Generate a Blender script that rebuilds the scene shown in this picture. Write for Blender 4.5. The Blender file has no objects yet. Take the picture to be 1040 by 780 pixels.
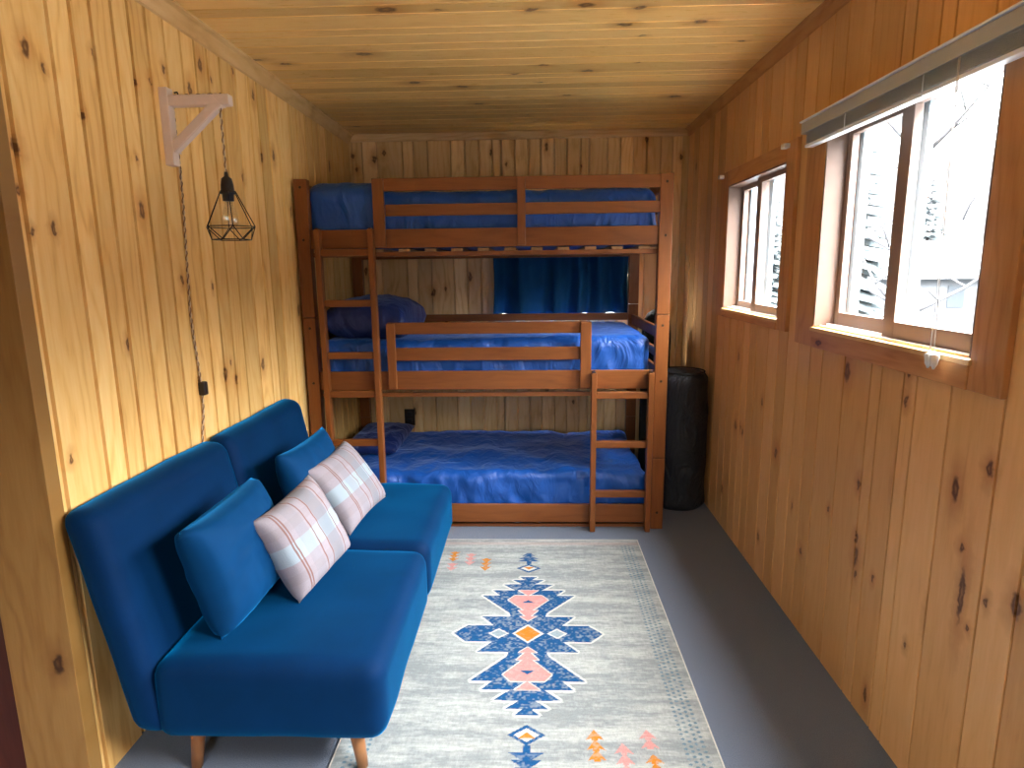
import bpy, bmesh, math, random
import numpy as np
from mathutils import Vector, Matrix, noise
random.seed(7)
S = bpy.context.scene
C = S.collection
PI = math.pi

# ------------------------------------------------------------------ camera
F_PX, PITCH, YAW, ROLL, CAM_H = 634.5, 0.1828, 0.0349, -0.012, 1.4952
fwd = Vector((-math.sin(YAW)*math.cos(PITCH), math.cos(YAW)*math.cos(PITCH), -math.sin(PITCH)))
rt = Vector((math.cos(YAW), math.sin(YAW), 0)); up = rt.cross(fwd)
rt2 = rt*math.cos(ROLL) + up*math.sin(ROLL); up2 = up*math.cos(ROLL) - rt*math.sin(ROLL)
cam = bpy.data.cameras.new('camera'); camo = bpy.data.objects.new('camera', cam); C.objects.link(camo)
cam.sensor_width = 36; cam.lens = 36*F_PX/1040; cam.clip_start = 0.05; cam.clip_end = 300
M4 = Matrix.Identity(4)
for i in range(3):
    M4[i][0] = rt2[i]; M4[i][1] = up2[i]; M4[i][2] = -fwd[i]
M4[0][3], M4[1][3], M4[2][3] = 0, 0, CAM_H
camo.matrix_world = M4
S.camera = camo

# ------------------------------------------------------------------ view, world, lights
S.view_settings.view_transform = 'Standard'
S.view_settings.look = 'None'
S.view_settings.gamma = 1
S.view_settings.use_curve_mapping = False
S.view_settings.exposure = 1.25
SKY_LOW, SKY_HIGH = 0.85, 46.0
W = bpy.data.worlds.new('overcast_sky'); S.world = W; W.use_nodes = True
nt = W.node_tree; nt.nodes.clear()
wo = nt.nodes.new('ShaderNodeOutputWorld'); bgn = nt.nodes.new('ShaderNodeBackground')
tc = nt.nodes.new('ShaderNodeTexCoord'); sx = nt.nodes.new('ShaderNodeSeparateXYZ')
mr = nt.nodes.new('ShaderNodeMapRange'); mr.inputs[1].default_value = 0.12; mr.inputs[2].default_value = 0.6
mr.inputs[3].default_value = SKY_LOW; mr.inputs[4].default_value = SKY_HIGH
nt.links.new(tc.outputs['Generated'], sx.inputs[0]); nt.links.new(sx.outputs[2], mr.inputs[0])
nt.links.new(mr.outputs[0], bgn.inputs[1]); bgn.inputs[0].default_value = (0.97, 0.985, 1.0, 1)
nt.links.new(bgn.outputs[0], wo.inputs[0])

def area(name, loc, rot, sx_, sy_, power, col=(1, 1, 1), portal=False, spread=180):
    l = bpy.data.lights.new(name, 'AREA'); l.shape = 'RECTANGLE'; l.size = sx_; l.size_y = sy_
    l.energy = power; l.color = col; l.spread = math.radians(spread)
    if portal: l.cycles.is_portal = True
    o = bpy.data.objects.new(name, l); C.objects.link(o); o.location = loc; o.rotation_euler = rot
    return o
RX = (0, PI/2, 0)     # area light facing -X
area('portal_near', (1.23, 2.0, 1.62), RX, 0.76, 0.95, 1, portal=True)
area('portal_far', (1.23, 3.2, 1.6), RX, 0.76, 0.85, 1, portal=True)
area('portal_back', (0.25, 4.72, 1.43), (-PI/2, 0, 0), 0.95, 0.6, 1, portal=True)
area('portal_rear', (-.5, -2.62, 1.65), (PI/2, 0, 0), .9, .7, 1, portal=True)
area('portal_behind', (1.23, .75, 1.62), RX, 0.76, 0.86, 1, portal=True)

# ------------------------------------------------------------------ room numbers
XL, XR, YB, ZC = -1.295, 1.092, 4.62, 2.436
YR = -2.5; XF = -2.7; YE = 1.555          # rear wall, far left wall of the open side, end of left wall

# ------------------------------------------------------------------ object helpers
def tag(o, label=None, cat=None, group=None, kind=None):
    if label: o['label'] = label
    if cat: o['category'] = cat
    if group: o['group'] = group
    if kind: o['kind'] = kind
    return o
def thing(name, label, cat, loc=(0, 0, 0), group=None):
    o = bpy.data.objects.new(name, None); o.empty_display_size = 0.1; C.objects.link(o); o.location = loc
    return tag(o, label, cat, group)
def rootloc(p):
    while p.parent: p = p.parent
    return p.location
def obj(name, bm, m, parent=None, smooth=False, origin=None):
    """bm holds world coordinates; the object gets them relative to its thing's base."""
    off = None
    if parent is not None: off = rootloc(parent)
    elif origin is not None: off = Vector(origin)
    if off is not None: bmesh.ops.translate(bm, verts=bm.verts, vec=-Vector(off))
    me = bpy.data.meshes.new(name); bm.normal_update(); bm.to_mesh(me); bm.free()
    if isinstance(m, (list, tuple)):
        for k in m: me.materials.append(k)
    else: me.materials.append(m)
    if smooth:
        for p in me.polygons: p.use_smooth = True
    o = bpy.data.objects.new(name, me); C.objects.link(o)
    if parent is not None: o.parent = parent
    elif origin is not None: o.location = origin
    return o
def struct(name, bm, m, parent=None, **k):
    o = obj(name, bm, m, parent, **k)
    if parent is None: o['kind'] = 'structure'
    return o
def box(bm, a, b, bev=0.0, mi=0):
    lo = [min(a[i], b[i]) for i in range(3)]; hi = [max(a[i], b[i]) for i in range(3)]
    r = bmesh.ops.create_cube(bm, size=1)
    for v in r['verts']:
        for i in range(3): v.co[i] = lo[i] + (v.co[i]+.5)*(hi[i]-lo[i])
    fs = set(f for v in r['verts'] for f in v.link_faces)
    for f in fs: f.material_index = mi
    if bev > 0:
        es = set(e for v in r['verts'] for e in v.link_edges)
        bmesh.ops.bevel(bm, geom=list(es), offset=bev, segments=2, profile=.6, affect='EDGES')
    return bm
def B(a, b, bev=0.0):
    return box(bmesh.new(), a, b, bev)
def beam(bm, p, q, w, h, bev=0.0, upv=(0, 0, 1)):
    """rectangular bar from p to q"""
    p = Vector(p); q = Vector(q); d = (q-p); L = d.length; d.normalize()
    s = d.cross(Vector(upv)).normalized(); u = s.cross(d)
    r = bmesh.ops.create_cube(bm, size=1)
    for v in r['verts']:
        c = v.co.copy(); v.co = p + d*(c.x+.5)*L + s*c.y*w + u*c.z*h
    if bev > 0:
        es = set(e for v in r['verts'] for e in v.link_edges)
        bmesh.ops.bevel(bm, geom=list(es), offset=bev, segments=2, affect='EDGES')
    bmesh.ops.recalc_face_normals(bm, faces=bm.faces)
    return bm
def tube(bm, pts, r, n=8, closed=False, mi=0):
    pts = [Vector(p) for p in pts]; N = len(pts); rings = []
    prev = None
    for i, p in enumerate(pts):
        if closed: t = pts[(i+1) % N]-pts[i-1]
        else: t = pts[min(i+1, N-1)]-pts[max(i-1, 0)]
        t.normalize()
        if prev is None:
            a = t.orthogonal().normalized()
        else:
            a = (prev-t*prev.dot(t)); a = a.normalized() if a.length > 1e-6 else t.orthogonal().normalized()
        prev = a; b = t.cross(a)
        rr = r[i] if isinstance(r, (list, tuple)) else r
        rings.append([bm.verts.new(p+(a*math.cos(2*PI*k/n)+b*math.sin(2*PI*k/n))*rr) for k in range(n)])
    rng = range(N) if closed else range(N-1)
    for i in rng:
        A, D = rings[i], rings[(i+1) % N]
        for k in range(n):
            f = bm.faces.new((A[k], A[(k+1) % n], D[(k+1) % n], D[k])); f.material_index = mi; f.smooth = True
    if not closed:
        f = bm.faces.new(list(reversed(rings[0]))); f.material_index = mi
        f = bm.faces.new(rings[-1]); f.material_index = mi
    return bm
def lathe(bm, prof, c=(0, 0, 0), n=32, fn=None, cap=True):
    rings = []
    for (r, z) in prof:
        ring = []
        for k in range(n):
            a = 2*PI*k/n; rr = r*(fn(a, z) if fn else 1)
            ring.append(bm.verts.new((c[0]+rr*math.cos(a), c[1]+rr*math.sin(a), c[2]+z)))
        rings.append(ring)
    for i in range(len(rings)-1):
        for k in range(n):
            f = bm.faces.new((rings[i][k], rings[i][(k+1) % n], rings[i+1][(k+1) % n], rings[i+1][k])); f.smooth = True
    if cap:
        bm.faces.new(list(reversed(rings[0]))); bm.faces.new(rings[-1])
    return bm
def softbox(lo, hi, r, step=0.03, fn=None):
    """rounded box with an even grid; fn(point, normal) may return a displacement along the normal"""
    lo = Vector(lo); hi = Vector(hi); bm = bmesh.new(); cache = {}
    n = [max(2, int(round((hi[i]-lo[i])/step))) for i in range(3)]
    def vert(i, j, k):
        key = (i, j, k)
        if key not in cache:
            p = Vector([lo[a]+(hi[a]-lo[a])*t/n[a] for a, t in enumerate(key)])
            q = Vector([min(max(p[a], lo[a]+r), hi[a]-r) for a in range(3)])
            d = p-q
            nn = d.normalized() if d.length > 1e-7 else Vector((0, 0, 1))
            p2 = q+nn*min(r, max(d.length, 0)) if d.length > r else q + nn*d.length
            # outside shell points always sit at distance >= r on at least one axis
            p2 = q+nn*r if d.length > 1e-7 else p
            if fn: p2 = p2+nn*fn(p2, nn)
            cache[key] = bm.verts.new(p2)
        return cache[key]
    for ax in range(3):
        a1, a2 = (ax+1) % 3, (ax+2) % 3
        for side in (0, n[ax]):
            for i in range(n[a1]):
                for j in range(n[a2]):
                    ks = []
                    for (di, dj) in ((0, 0), (1, 0), (1, 1), (0, 1)):
                        k = [0, 0, 0]; k[ax] = side; k[a1] = i+di; k[a2] = j+dj; ks.append(vert(*k))
                    if side == 0: ks.reverse()
                    try: f = bm.faces.new(ks); f.smooth = True
                    except ValueError: pass
    return bm

# ------------------------------------------------------------------ material helpers
class G:
    """small node-graph writer"""
    def __init__(self, name):
        self.m = bpy.data.materials.new(name); self.m.use_nodes = True
        self.t = self.m.node_tree; self.t.nodes.clear()
        self.out = self.t.nodes.new('ShaderNodeOutputMaterial')
    def n(self, kind, **kw):
        nd = self.t.nodes.new('ShaderNode'+kind)
        for k, v in kw.items(): setattr(nd, k, v)
        return nd
    def put(self, sock, v):
        if isinstance(v, bpy.types.NodeSocket): self.t.links.new(v, sock)
        elif isinstance(v, (tuple, list)) and len(v) == 3 and sock.type == 'RGBA': sock.default_value = (*v, 1)
        else: sock.default_value = v
    def math(self, op, a, b=None, c=None, clamp=False):
        nd = self.n('Math', operation=op, use_clamp=clamp); self.put(nd.inputs[0], a)
        if b is not None: self.put(nd.inputs[1], b)
        if c is not None: self.put(nd.inputs[2], c)
        return nd.outputs[0]
    def vm(self, op, a, b=None):
        nd = self.n('VectorMath', operation=op); self.put(nd.inputs[0], a)
        if b is not None: self.put(nd.inputs[1], b)
        return nd.outputs['Value'] if op in ('LENGTH', 'DOT_PRODUCT', 'DISTANCE') else nd.outputs[0]
    def mix(self, f, a, b, mode='MIX'):
        nd = self.n('Mix', data_type='RGBA', blend_type=mode); self.put(nd.inputs[0], f)
        self.put(nd.inputs[6], a); self.put(nd.inputs[7], b); return nd.outputs[2]
    def noise(self, vec, scale, detail=2, rough=.5, dist=0, col=False):
        nd = self.n('TexNoise'); self.put(nd.inputs['Vector'], vec); nd.inputs['Scale'].default_value = scale
        nd.inputs['Detail'].default_value = detail; nd.inputs['Roughness'].default_value = rough
        nd.inputs['Distortion'].default_value = dist
        return nd.outputs['Color' if col else 'Fac']
    def ramp(self, f, stops, interp='LINEAR'):
        nd = self.n('ValToRGB'); self.put(nd.inputs[0], f); cr = nd.color_ramp; cr.interpolation = interp
        while len(cr.elements) < len(stops): cr.elements.new(.5)
        for e, (p, c) in zip(cr.elements, stops):
            e.position = p; e.color = (*c, 1) if len(c) == 3 else c
        return nd.outputs[0]
    def comb(self, x, y, z):
        nd = self.n('CombineXYZ')
        for s, v in zip(nd.inputs, (x, y, z)): self.put(s, v)
        return nd.outputs[0]
    def sep(self, v):
        nd = self.n('SeparateXYZ'); self.put(nd.inputs[0], v); return nd.outputs
    def objco(self): return self.n('TexCoord').outputs['Object']
    def bump(self, h, strength=.3, dist=.01):
        nd = self.n('Bump'); nd.inputs['Strength'].default_value = strength; nd.inputs['Distance'].default_value = dist
        self.put(nd.inputs['Height'], h); return nd.outputs[0]
    def bsdf(self, col, rough=.5, normal=None, metal=0, spec=.5, sheen=0, sheen_tint=None, coat=0, sub=None):
        nd = self.n('BsdfPrincipled'); self.put(nd.inputs['Base Color'], col); self.put(nd.inputs['Roughness'], rough)
        nd.inputs['Metallic'].default_value = metal; nd.inputs['Specular IOR Level'].default_value = spec
        if sheen:
            nd.inputs['Sheen Weight'].default_value = sheen; nd.inputs['Sheen Roughness'].default_value = .35
            if sheen_tint: nd.inputs['Sheen Tint'].default_value = (*sheen_tint, 1)
        if coat:
            nd.inputs['Coat Weight'].default_value = coat; nd.inputs['Coat Roughness'].default_value = .15
        if normal is not None: self.put(nd.inputs['Normal'], normal)
        self.t.links.new(nd.outputs[0], self.out.inputs[0]); return self.m

def wood(name, across, along, light, mid, dark, rough=.4, knots=(), boards=True, spec=.4, knotty=True, kdens=.78, grain=1.0, coat=0):
    g = G(name); co = g.objco(); s = g.sep(co); A, L = s[across], s[along]
    if boards:
        at = g.n('Attribute', attribute_name='board'); r = at.outputs['Fac']
    else: r = 0.37
    ro = g.math('MULTIPLY', r, 17.3)
    v = g.comb(g.math('ADD', A, ro), g.math('ADD', L, g.math('MULTIPLY', r, 31.7)), ro)
    stretched = g.vm('MULTIPLY', v, (1, .07, 1))
    fine = g.noise(stretched, 120, 4, .6, .3)
    mid_n = g.noise(g.vm('MULTIPLY', v, (1, .10, 1)), 22, 4, .55, 1.2)
    # cathedral rings: bands bent by low-frequency noise
    bend = g.noise(g.vm('MULTIPLY', v, (2.2, .45, 1)), 2.2, 3, .5)
    band = g.math('SINE', g.math('ADD', g.math('MULTIPLY', bend, 55), g.math('MULTIPLY', A, 90)))
    band = g.math('POWER', g.math('MULTIPLY_ADD', band, .5, .5), 2.5)
    broad = g.noise(g.vm('MULTIPLY', v, (1, .25, 1)), 5, 2, .5, .5)
    f = g.math('ADD', g.math('MULTIPLY', mid_n, .34), g.math('ADD', g.math('MULTIPLY', fine, .34), g.math('MULTIPLY', broad, .38)))
    f = g.math('ADD', f, g.math('MULTIPLY', band, .16*grain), clamp=True)
    c = g.ramp(f, [(.34, light), (.64, mid), (.92, dark)])
    tint = g.math('MULTIPLY_ADD', r, .30, .84)
    c = g.mix(1, c, g.comb(tint, g.math('MULTIPLY', tint, g.math('MULTIPLY_ADD', r, .06, .95)), g.math('MULTIPLY', tint, g.math('MULTIPLY_ADD', r, .16, .88))), 'MULTIPLY')
    K = None
    if knotty or knots:
        wob = g.vm('SCALE', g.vm('SUBTRACT', g.noise(g.comb(A, L, 0), 30, 2, .5, 0, True), (.5, .5, .5)))
        wob.node.inputs['Scale'].default_value = .034
        p = g.vm('ADD', g.comb(A, L, 0), wob)
        for kn in knots:
            ka, kl, kr = kn[:3]; asp = kn[3] if len(kn) > 3 else .55
            q = g.vm('MULTIPLY', g.vm('SUBTRACT', p, (ka, kl, 0)), (1/kr, asp/kr, 0))
            d = g.vm('LENGTH', q)
            K = d if K is None else g.math('MINIMUM', K, d)
        if knotty:
            vo = g.n('TexVoronoi'); vo.voronoi_dimensions = '2D'
            g.put(vo.inputs['Vector'], g.vm('ADD', g.vm('MULTIPLY', v, (8.5, 3.2, 0)), g.vm('MULTIPLY', wob, (6, 3, 0))))
            vo.inputs['Scale'].default_value = 1
            cs = g.sep(vo.outputs['Color'])
            keep = g.math('GREATER_THAN', cs[0], kdens)
            size = g.math('MULTIPLY_ADD', cs[1], .09, .05)
            d = g.math('ADD', g.math('DIVIDE', vo.outputs['Distance'], size), g.math('MULTIPLY', g.math('SUBTRACT', 1, keep), 9))
            K = d if K is None else g.math('MINIMUM', K, d)
        halo = g.math('SUBTRACT', 1, g.math('MULTIPLY', g.math('SUBTRACT', K, .9), .55), clamp=True)
        c = g.mix(g.math('MULTIPLY', halo, .5), c, (dark[0]*.9, dark[1]*.7, dark[2]*.5))
        kd = (dark[0]*.16, dark[1]*.09, dark[2]*.05)
        core = g.math('SUBTRACT', 1, g.math('MULTIPLY', g.math('SUBTRACT', K, .55), 2.6), clamp=True)
        heart = g.math('SUBTRACT', 1, g.math('MULTIPLY', K, 2.6), clamp=True)
        core = g.math('SUBTRACT', core, g.math('MULTIPLY', heart, .45), clamp=True)
        c = g.mix(g.math('MULTIPLY', core, .88), c, kd)
    bn = g.bump(g.math('ADD', f, g.math('MULTIPLY', fine, .3)), .12, .004)
    return g.bsdf(c, g.math('MULTIPLY_ADD', fine, .18, rough-.09), bn, spec=spec, coat=coat)

def plain(name, col, rough=.5, metal=0, nscale=40, amt=.08, spec=.5, bump=0, coat=0):
    g = G(name); co = g.objco(); n = g.noise(co, nscale, 3)
    c = g.mix(n, tuple(x*(1-amt) for x in col), tuple(min(1, x*(1+amt)) for x in col))
    return g.bsdf(c, rough, g.bump(n, bump, .003) if bump else None, metal, spec, coat=coat)

def velvet(name, col, sheen=.35, tint=(.25, .5, 1)):
    g = G(name); co = g.objco()
    n = g.noise(co, 5, 3, .6, .8); f = g.noise(co, 420, 2)
    c = g.mix(n, tuple(x*.72 for x in col), tuple(x*1.25 for x in col))
    return g.bsdf(c, .7, g.bump(g.math('ADD', g.math('MULTIPLY', n, .5), g.math('MULTIPLY', f, .25)), .12, .006), spec=.06, sheen=sheen, sheen_tint=tint)

def satin(name, col):
    g = G(name); co = g.objco(); s = g.sep(co)
    wr = g.noise(g.comb(g.math('MULTIPLY', s[0], 1.0), s[1], g.math('MULTIPLY', s[2], .45)), 9, 3, .5, 1.2)
    lo = g.noise(co, 3, 2)
    c = g.mix(lo, tuple(x*.8 for x in col), tuple(x*1.2 for x in col))
    return g.bsdf(c, .48, g.bump(wr, .8, .03), spec=.5, sheen=.3, sheen_tint=(.35, .5, 1))

# ------------------------------------------------------------------ knots read off the boards
LK = [(1.685,2.066,.017),(1.741,2.033,.008),(1.609,1.813,.016),(1.597,1.705,.012),(1.699,1.617,.011),(1.619,1.604,.008),(1.873,1.95,.008),
      (2.15,2.111,.009),(2.102,1.701,.018),(2.106,1.861,.007),(2.235,2.138,.010),(2.323,2.2,.010),(2.491,2.173,.018),(2.586,2.295,.018),(2.663,2.263,.010),
      (3.059,2.3,.016),(3.103,2.037,.018),(3.247,2.061,.018),(2.882,1.912,.012),(2.865,2.347,.010),(1.64,.986,.010),(2.552,1.072,.022),(2.642,1.035,.018),(2.92,1.058,.020),(2.342,1.088,.012),(2.298,1.466,.014),
      (1.95,2.13,.010)]
RK = [(3.323,.646,.018),(3.208,.638,.012),(2.754,.663,.020),(3.336,1.021,.016),(2.959,.855,.012),(3.503,.217,.016),(2.044,.77,.013),(2.236,.602,.009),(2.02,.519,.020),(1.909,.494,.009),
      (2.435,.343,.012),(1.528,.78,.013,.7),(1.472,1.005,.014),(1.426,.687,.009),(1.339,.727,.02),(2.183,1.13,.024),(1.831,1.10,.012),(1.711,.388,.009),(2.901,.194,.012),(2.03,.58,.012),(2.01,.46,.010),
      (1.512,.66,.013,.14),(1.475,.585,.010,.9),(2.02,.52,.016,.35)]
CK = [(2.493,-.534,.028),(2.528,.001,.018),(2.496,.199,.024),(2.536,.401,.018),(2.963,-.74,.026),(3.406,-.599,.022),(3.495,-.362,.02),(3.276,.273,.02),(2.684,.663,.02),(3.779,.802,.024),(2.695,.37,.02),(3.07,-1.136,.018),(3.297,-.077,.014)]
BK = [(-1.27,2.29,.012),(-1.12,2.27,.018),(-1.05,2.31,.016),(-1.25,2.20,.012),(.80,2.37,.018),(1.04,2.25,.012),(-.18,2.22,.009),(-.73,1.33,.02),(.10,.60,.02),(.30,.50,.014)]

M = {}
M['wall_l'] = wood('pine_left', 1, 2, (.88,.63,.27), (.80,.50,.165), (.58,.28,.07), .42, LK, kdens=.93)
M['wall_r'] = wood('pine_right', 1, 2, (.75,.455,.20), (.67,.38,.145), (.45,.20,.06), .36, RK, kdens=.95, grain=.5)  # same pine; the dimmer light on this wall is put into its deeper tint
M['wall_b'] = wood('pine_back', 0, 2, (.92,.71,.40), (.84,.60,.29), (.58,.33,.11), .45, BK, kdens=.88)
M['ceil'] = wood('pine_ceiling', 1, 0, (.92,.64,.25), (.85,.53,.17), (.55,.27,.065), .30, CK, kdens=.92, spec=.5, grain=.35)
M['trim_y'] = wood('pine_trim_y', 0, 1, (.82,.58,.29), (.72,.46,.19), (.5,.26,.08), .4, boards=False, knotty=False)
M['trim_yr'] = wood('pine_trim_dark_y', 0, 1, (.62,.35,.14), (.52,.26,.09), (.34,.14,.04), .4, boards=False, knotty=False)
M['trim_x'] = wood('pine_trim_x', 2, 0, (.82,.62,.36), (.72,.50,.25), (.5,.28,.1), .4, boards=False, knotty=False)
M['case_z'] = wood('casing_z', 1, 2, (.62,.33,.14), (.52,.25,.09), (.34,.13,.04), .34, boards=False, knotty=True, kdens=.9)
M['case_y'] = wood('casing_y', 2, 1, (.62,.33,.14), (.52,.25,.09), (.34,.13,.04), .34, boards=False, knotty=True, kdens=.9)
BEDC = ((.25,.088,.022), (.19,.060,.013), (.10,.027,.006))
M['bed_x'] = wood('stained_pine_x', 2, 0, *BEDC, .38, boards=False, knotty=False, grain=.6)
M['bed_y'] = wood('stained_pine_y', 0, 1, *BEDC, .38, boards=False, knotty=False, grain=.6)
M['bed_z'] = wood('stained_pine_z', 0, 2, *BEDC, .38, boards=False, knotty=False, grain=.6)
M['slat'] = wood('slat_pine', 0, 1, (.40,.24,.11), (.34,.19,.08), (.2,.10,.04), .5, boards=False, knotty=False)
M['end_board'] = wood('end_board', 0, 2, (.32,.18,.055), (.26,.135,.035), (.17,.075,.018), .4, [(-1.335,.42,.02)], boards=False, knotty=False)  # pine darkened: the shade on this face is put into the colour
M['dark_wood'] = wood('dark_stained', 0, 2, (.10,.022,.010), (.07,.014,.007), (.03,.006,.004), .4, boards=False, knotty=False)
M['leg'] = wood('leg_wood', 0, 2, (.32,.15,.06), (.26,.11,.04), (.16,.06,.02), .35, boards=False, knotty=False)
M['bracket'] = plain('whitewashed_wood', (.72,.58,.50), .5, nscale=30)
M['black'] = plain('black_metal', (.012,.010,.012), .4, .6)
M['blackp'] = plain('black_plastic', (.012,.012,.016), .35)
M['brownp'] = plain('brown_plastic', (.020,.012,.008), .4)
M['brass'] = plain('brass', (.55,.38,.14), .35, .9)
M['bolt'] = plain('bolt_metal', (.05,.03,.02), .4, .7)
M['velvet'] = velvet('navy_velvet', (.0005,.015,.058), .92, (.0,.30,.74))
M['velvet_c'] = velvet('navy_cushion', (.0013,.034,.11), .7, (.02,.32,.80))
M['satin'] = satin('blue_bedding', (.003,.068,.33))
M['satin_d'] = satin('deep_blue_bedding', (.005,.018,.11))
M['curtain'] = velvet('curtain_blue', (.010,.075,.19), .2, (.3,.5,1))
M['bag'] = None
M['vinyl'] = plain('vinyl_frame', (.26,.18,.145), .45, nscale=8)
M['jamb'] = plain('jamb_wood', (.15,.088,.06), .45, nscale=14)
M['track'] = plain('vinyl_white', (.80,.82,.84), .4)
M['outer'] = plain('outer_frame_blue', (.36,.48,.56), .5)
M['blind'] = plain('blind_grey', (.44,.45,.42), .4, amt=.04)
M['blindw'] = plain('blind_white', (.85,.90,.93), .35, amt=.03)
M['clear'] = plain('frosted_plastic', (.75,.75,.74), .25)
M['white_cloth'] = plain('piping', (.7,.55,.45), .8)
g = G('bag_nylon'); co = g.objco()
M['bag'] = g.bsdf((.012,.016,.021), .5, g.bump(g.noise(g.vm('MULTIPLY', co, (1,1,.6)), 7, 4, .55, 1.6), .8, .04), spec=.4)
g = G('bag_dark'); co = g.objco()
M['bag2'] = g.bsdf((.006,.008,.006), .6, g.bump(g.noise(co, 14, 3, .5, 1), .5, .02), spec=.3)
# glass of the panes: see-through with a weak reflection
g = G('window_glass'); tr = g.n('BsdfTransparent'); gl = g.n('BsdfGlossy'); gl.inputs['Roughness'].default_value = .03
ms = g.n('MixShader'); ms.inputs[0].default_value = .05
g.t.links.new(tr.outputs[0], ms.inputs[1]); g.t.links.new(gl.outputs[0], ms.inputs[2])
g.t.links.new(ms.outputs[0], g.out.inputs[0]); M['glass'] = g.m
# carpet
g = G('carpet'); co = g.objco(); n1 = g.noise(co, 260, 3, .7); n2 = g.noise(co, 3, 3, .6)
c = g.mix(n1, (.075,.10,.14), (.23,.28,.38)); c = g.mix(g.math('MULTIPLY', n2, .35), c, (.12,.14,.18))
M['carpet'] = g.bsdf(c, .95, g.bump(n1, .8, .006), spec=.1, sheen=.15)

# ------------------------------------------------------------------ boarded walls
def boarded(seams, lo, hi, mk, holes=(), back=.05, gap=.005, gdepth=.018, bevel=.004, seed=1):
    """boards between consecutive seams; mk(a, l, d) maps (across, along, depth into wall) to the world.
    holes: (a0, a1, l0, l1). Each board has its own tint value; V grooves are real geometry."""
    rnd = random.Random(seed); bm = bmesh.new(); lay = bm.faces.layers.float.new('board')
    cuts = sorted(set([h[0] for h in holes]+[h[1] for h in holes]))
    tints = []
    for i in range(len(seams)-1):
        a0, a1 = seams[i], seams[i+1]; t = rnd.random()
        pts = [a0]+[c for c in cuts if a0+1e-4 < c < a1-1e-4]+[a1]
        for j in range(len(pts)-1):
            p, q = pts[j], pts[j+1]; m = (p+q)/2
            rng = [(lo, hi)]
            for h in holes:
                if h[0] < m < h[1]:
                    new = []
                    for (u, v) in rng:
                        if h[2] > u: new.append((u, min(v, h[2])))
                        if h[3] < v: new.append((max(u, h[3]), v))
                    rng = new
            gl = (j == 0); gr = (j == len(pts)-2)
            prof = []
            if gl: prof += [(p, back), (p, gdepth), (p+gap/2, gdepth), (p+gap/2+bevel, 0)]
            else: prof += [(p, back), (p, 0)]
            if gr: prof += [(q-gap/2-bevel, 0), (q-gap/2, gdepth), (q, gdepth), (q, back)]
            else: prof += [(q, 0), (q, back)]
            for (u, v) in rng:
                A = [bm.verts.new(mk(a, u, d)) for a, d in prof]; D = [bm.verts.new(mk(a, v, d)) for a, d in prof]
                fs = []
                for k in range(len(prof)): 
                    k2 = (k+1) % len(prof)
                    fs.append(bm.faces.new((A[k], A[k2], D[k2], D[k])))
                fs.append(bm.faces.new(A)); fs.append(bm.faces.new(list(reversed(D))))
                for f in fs: f[lay] = t
    bmesh.ops.recalc_face_normals(bm, faces=bm.faces)
    return bm
def fill(a, b, rnd, ws=(.09, .14, .115, .07, .1)):
    """seams from a to b with board-like spacing"""
    out = [a]
    while out[-1] < b-.14: out.append(out[-1]+rnd.choice(ws))
    out.append(b); return out
def board_obj(name, bm, mat):
    o = struct(name, bm, mat)
    return o
rnd = random.Random(3)
lw = [YE, 1.607, 1.78, 1.871, 1.958, 2.06, 2.145, 2.239, 2.343, 2.45, 2.548, 2.643, 2.746, 2.887, 3.014, 3.1, 3.209, 3.334, 3.49, 3.60, 3.73, 3.849, 3.96, 4.09, 4.213, 4.33, 4.45, YB]
board_obj('wall_left', boarded(lw, 0, ZC+.02, lambda a, l, d: (XL-d, a, l), seed=11, back=.10, gap=.006, gdepth=.022, bevel=.0045), M['wall_l'])
W2 = (1.555, 2.445, 1.265, 1.99); W1 = (2.80, 3.605, 1.265, 1.93)
rw = fill(YR, 1.2, rnd)[:-1]+[1.2, 1.339, 1.451, 1.638, 1.787, 1.85, 1.968, 2.03, 2.204, 2.375, 2.48, 2.593, 2.708, 2.81, 2.932, 3.08, 3.18, 3.275, 3.38, 3.50, 3.61, 3.75, 3.88, 3.99, 4.10, 4.24, 4.33, 4.47, YB+.1]
W5 = (.33, 1.17, 1.24, 2.0)
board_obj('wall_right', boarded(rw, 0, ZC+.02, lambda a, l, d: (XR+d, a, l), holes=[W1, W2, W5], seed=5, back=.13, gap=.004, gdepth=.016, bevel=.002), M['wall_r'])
W3 = (-.22, .70, 1.155, 1.68)
bw = [XL-.1, -1.206, -1.1, -.917, -.84, -.738, -.574, -.476, -.375, -.281, -.218, -.121, -.027, .060, .156, .246, .339, .40, .526, .618, .707, .80, .896, .98, 1.063, XR+.1]
board_obj('wall_back', boarded(bw, 0, ZC+.02, lambda a, l, d: (a, YB+d, l), holes=[W3], seed=8, back=.10), M['wall_b'])
cs_ = fill(YR, 2.3, rnd, (.14, .09, .14))[:-1]+[2.36, 2.45, 2.53, 2.671, 2.741, 2.846, 2.93, 3.065, 3.16, 3.30, 3.367, 3.47, 3.567, 3.70, 3.767, 3.88, 3.991, 4.09, 4.21, 4.33, 4.435, 4.53, YB+.1]
board_obj('ceiling', boarded(cs_, XF-.1, XR+.13, lambda a, l, d: (l, a, ZC+d), seed=21, gap=.002, gdepth=.003, bevel=.003), M['ceil'])
W6 = (-.95, -.05, 1.3, 2.0)
board_obj('wall_rear', boarded(fill(XF-.1, XR+.13, rnd), 0, ZC+.02, lambda a, l, d: (a, YR-d, l), holes=[W6], seed=31), M['wall_b'])
board_obj('wall_far_left', boarded(fill(YR-.05, YE+.1, rnd), 0, ZC+.02, lambda a, l, d: (XF-d, a, l), seed=32), M['wall_b'])
struct('floor', B((XF-.1, YR-.1, -.05), (XR+.13, YB+.1, 0)), M['carpet'])
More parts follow.
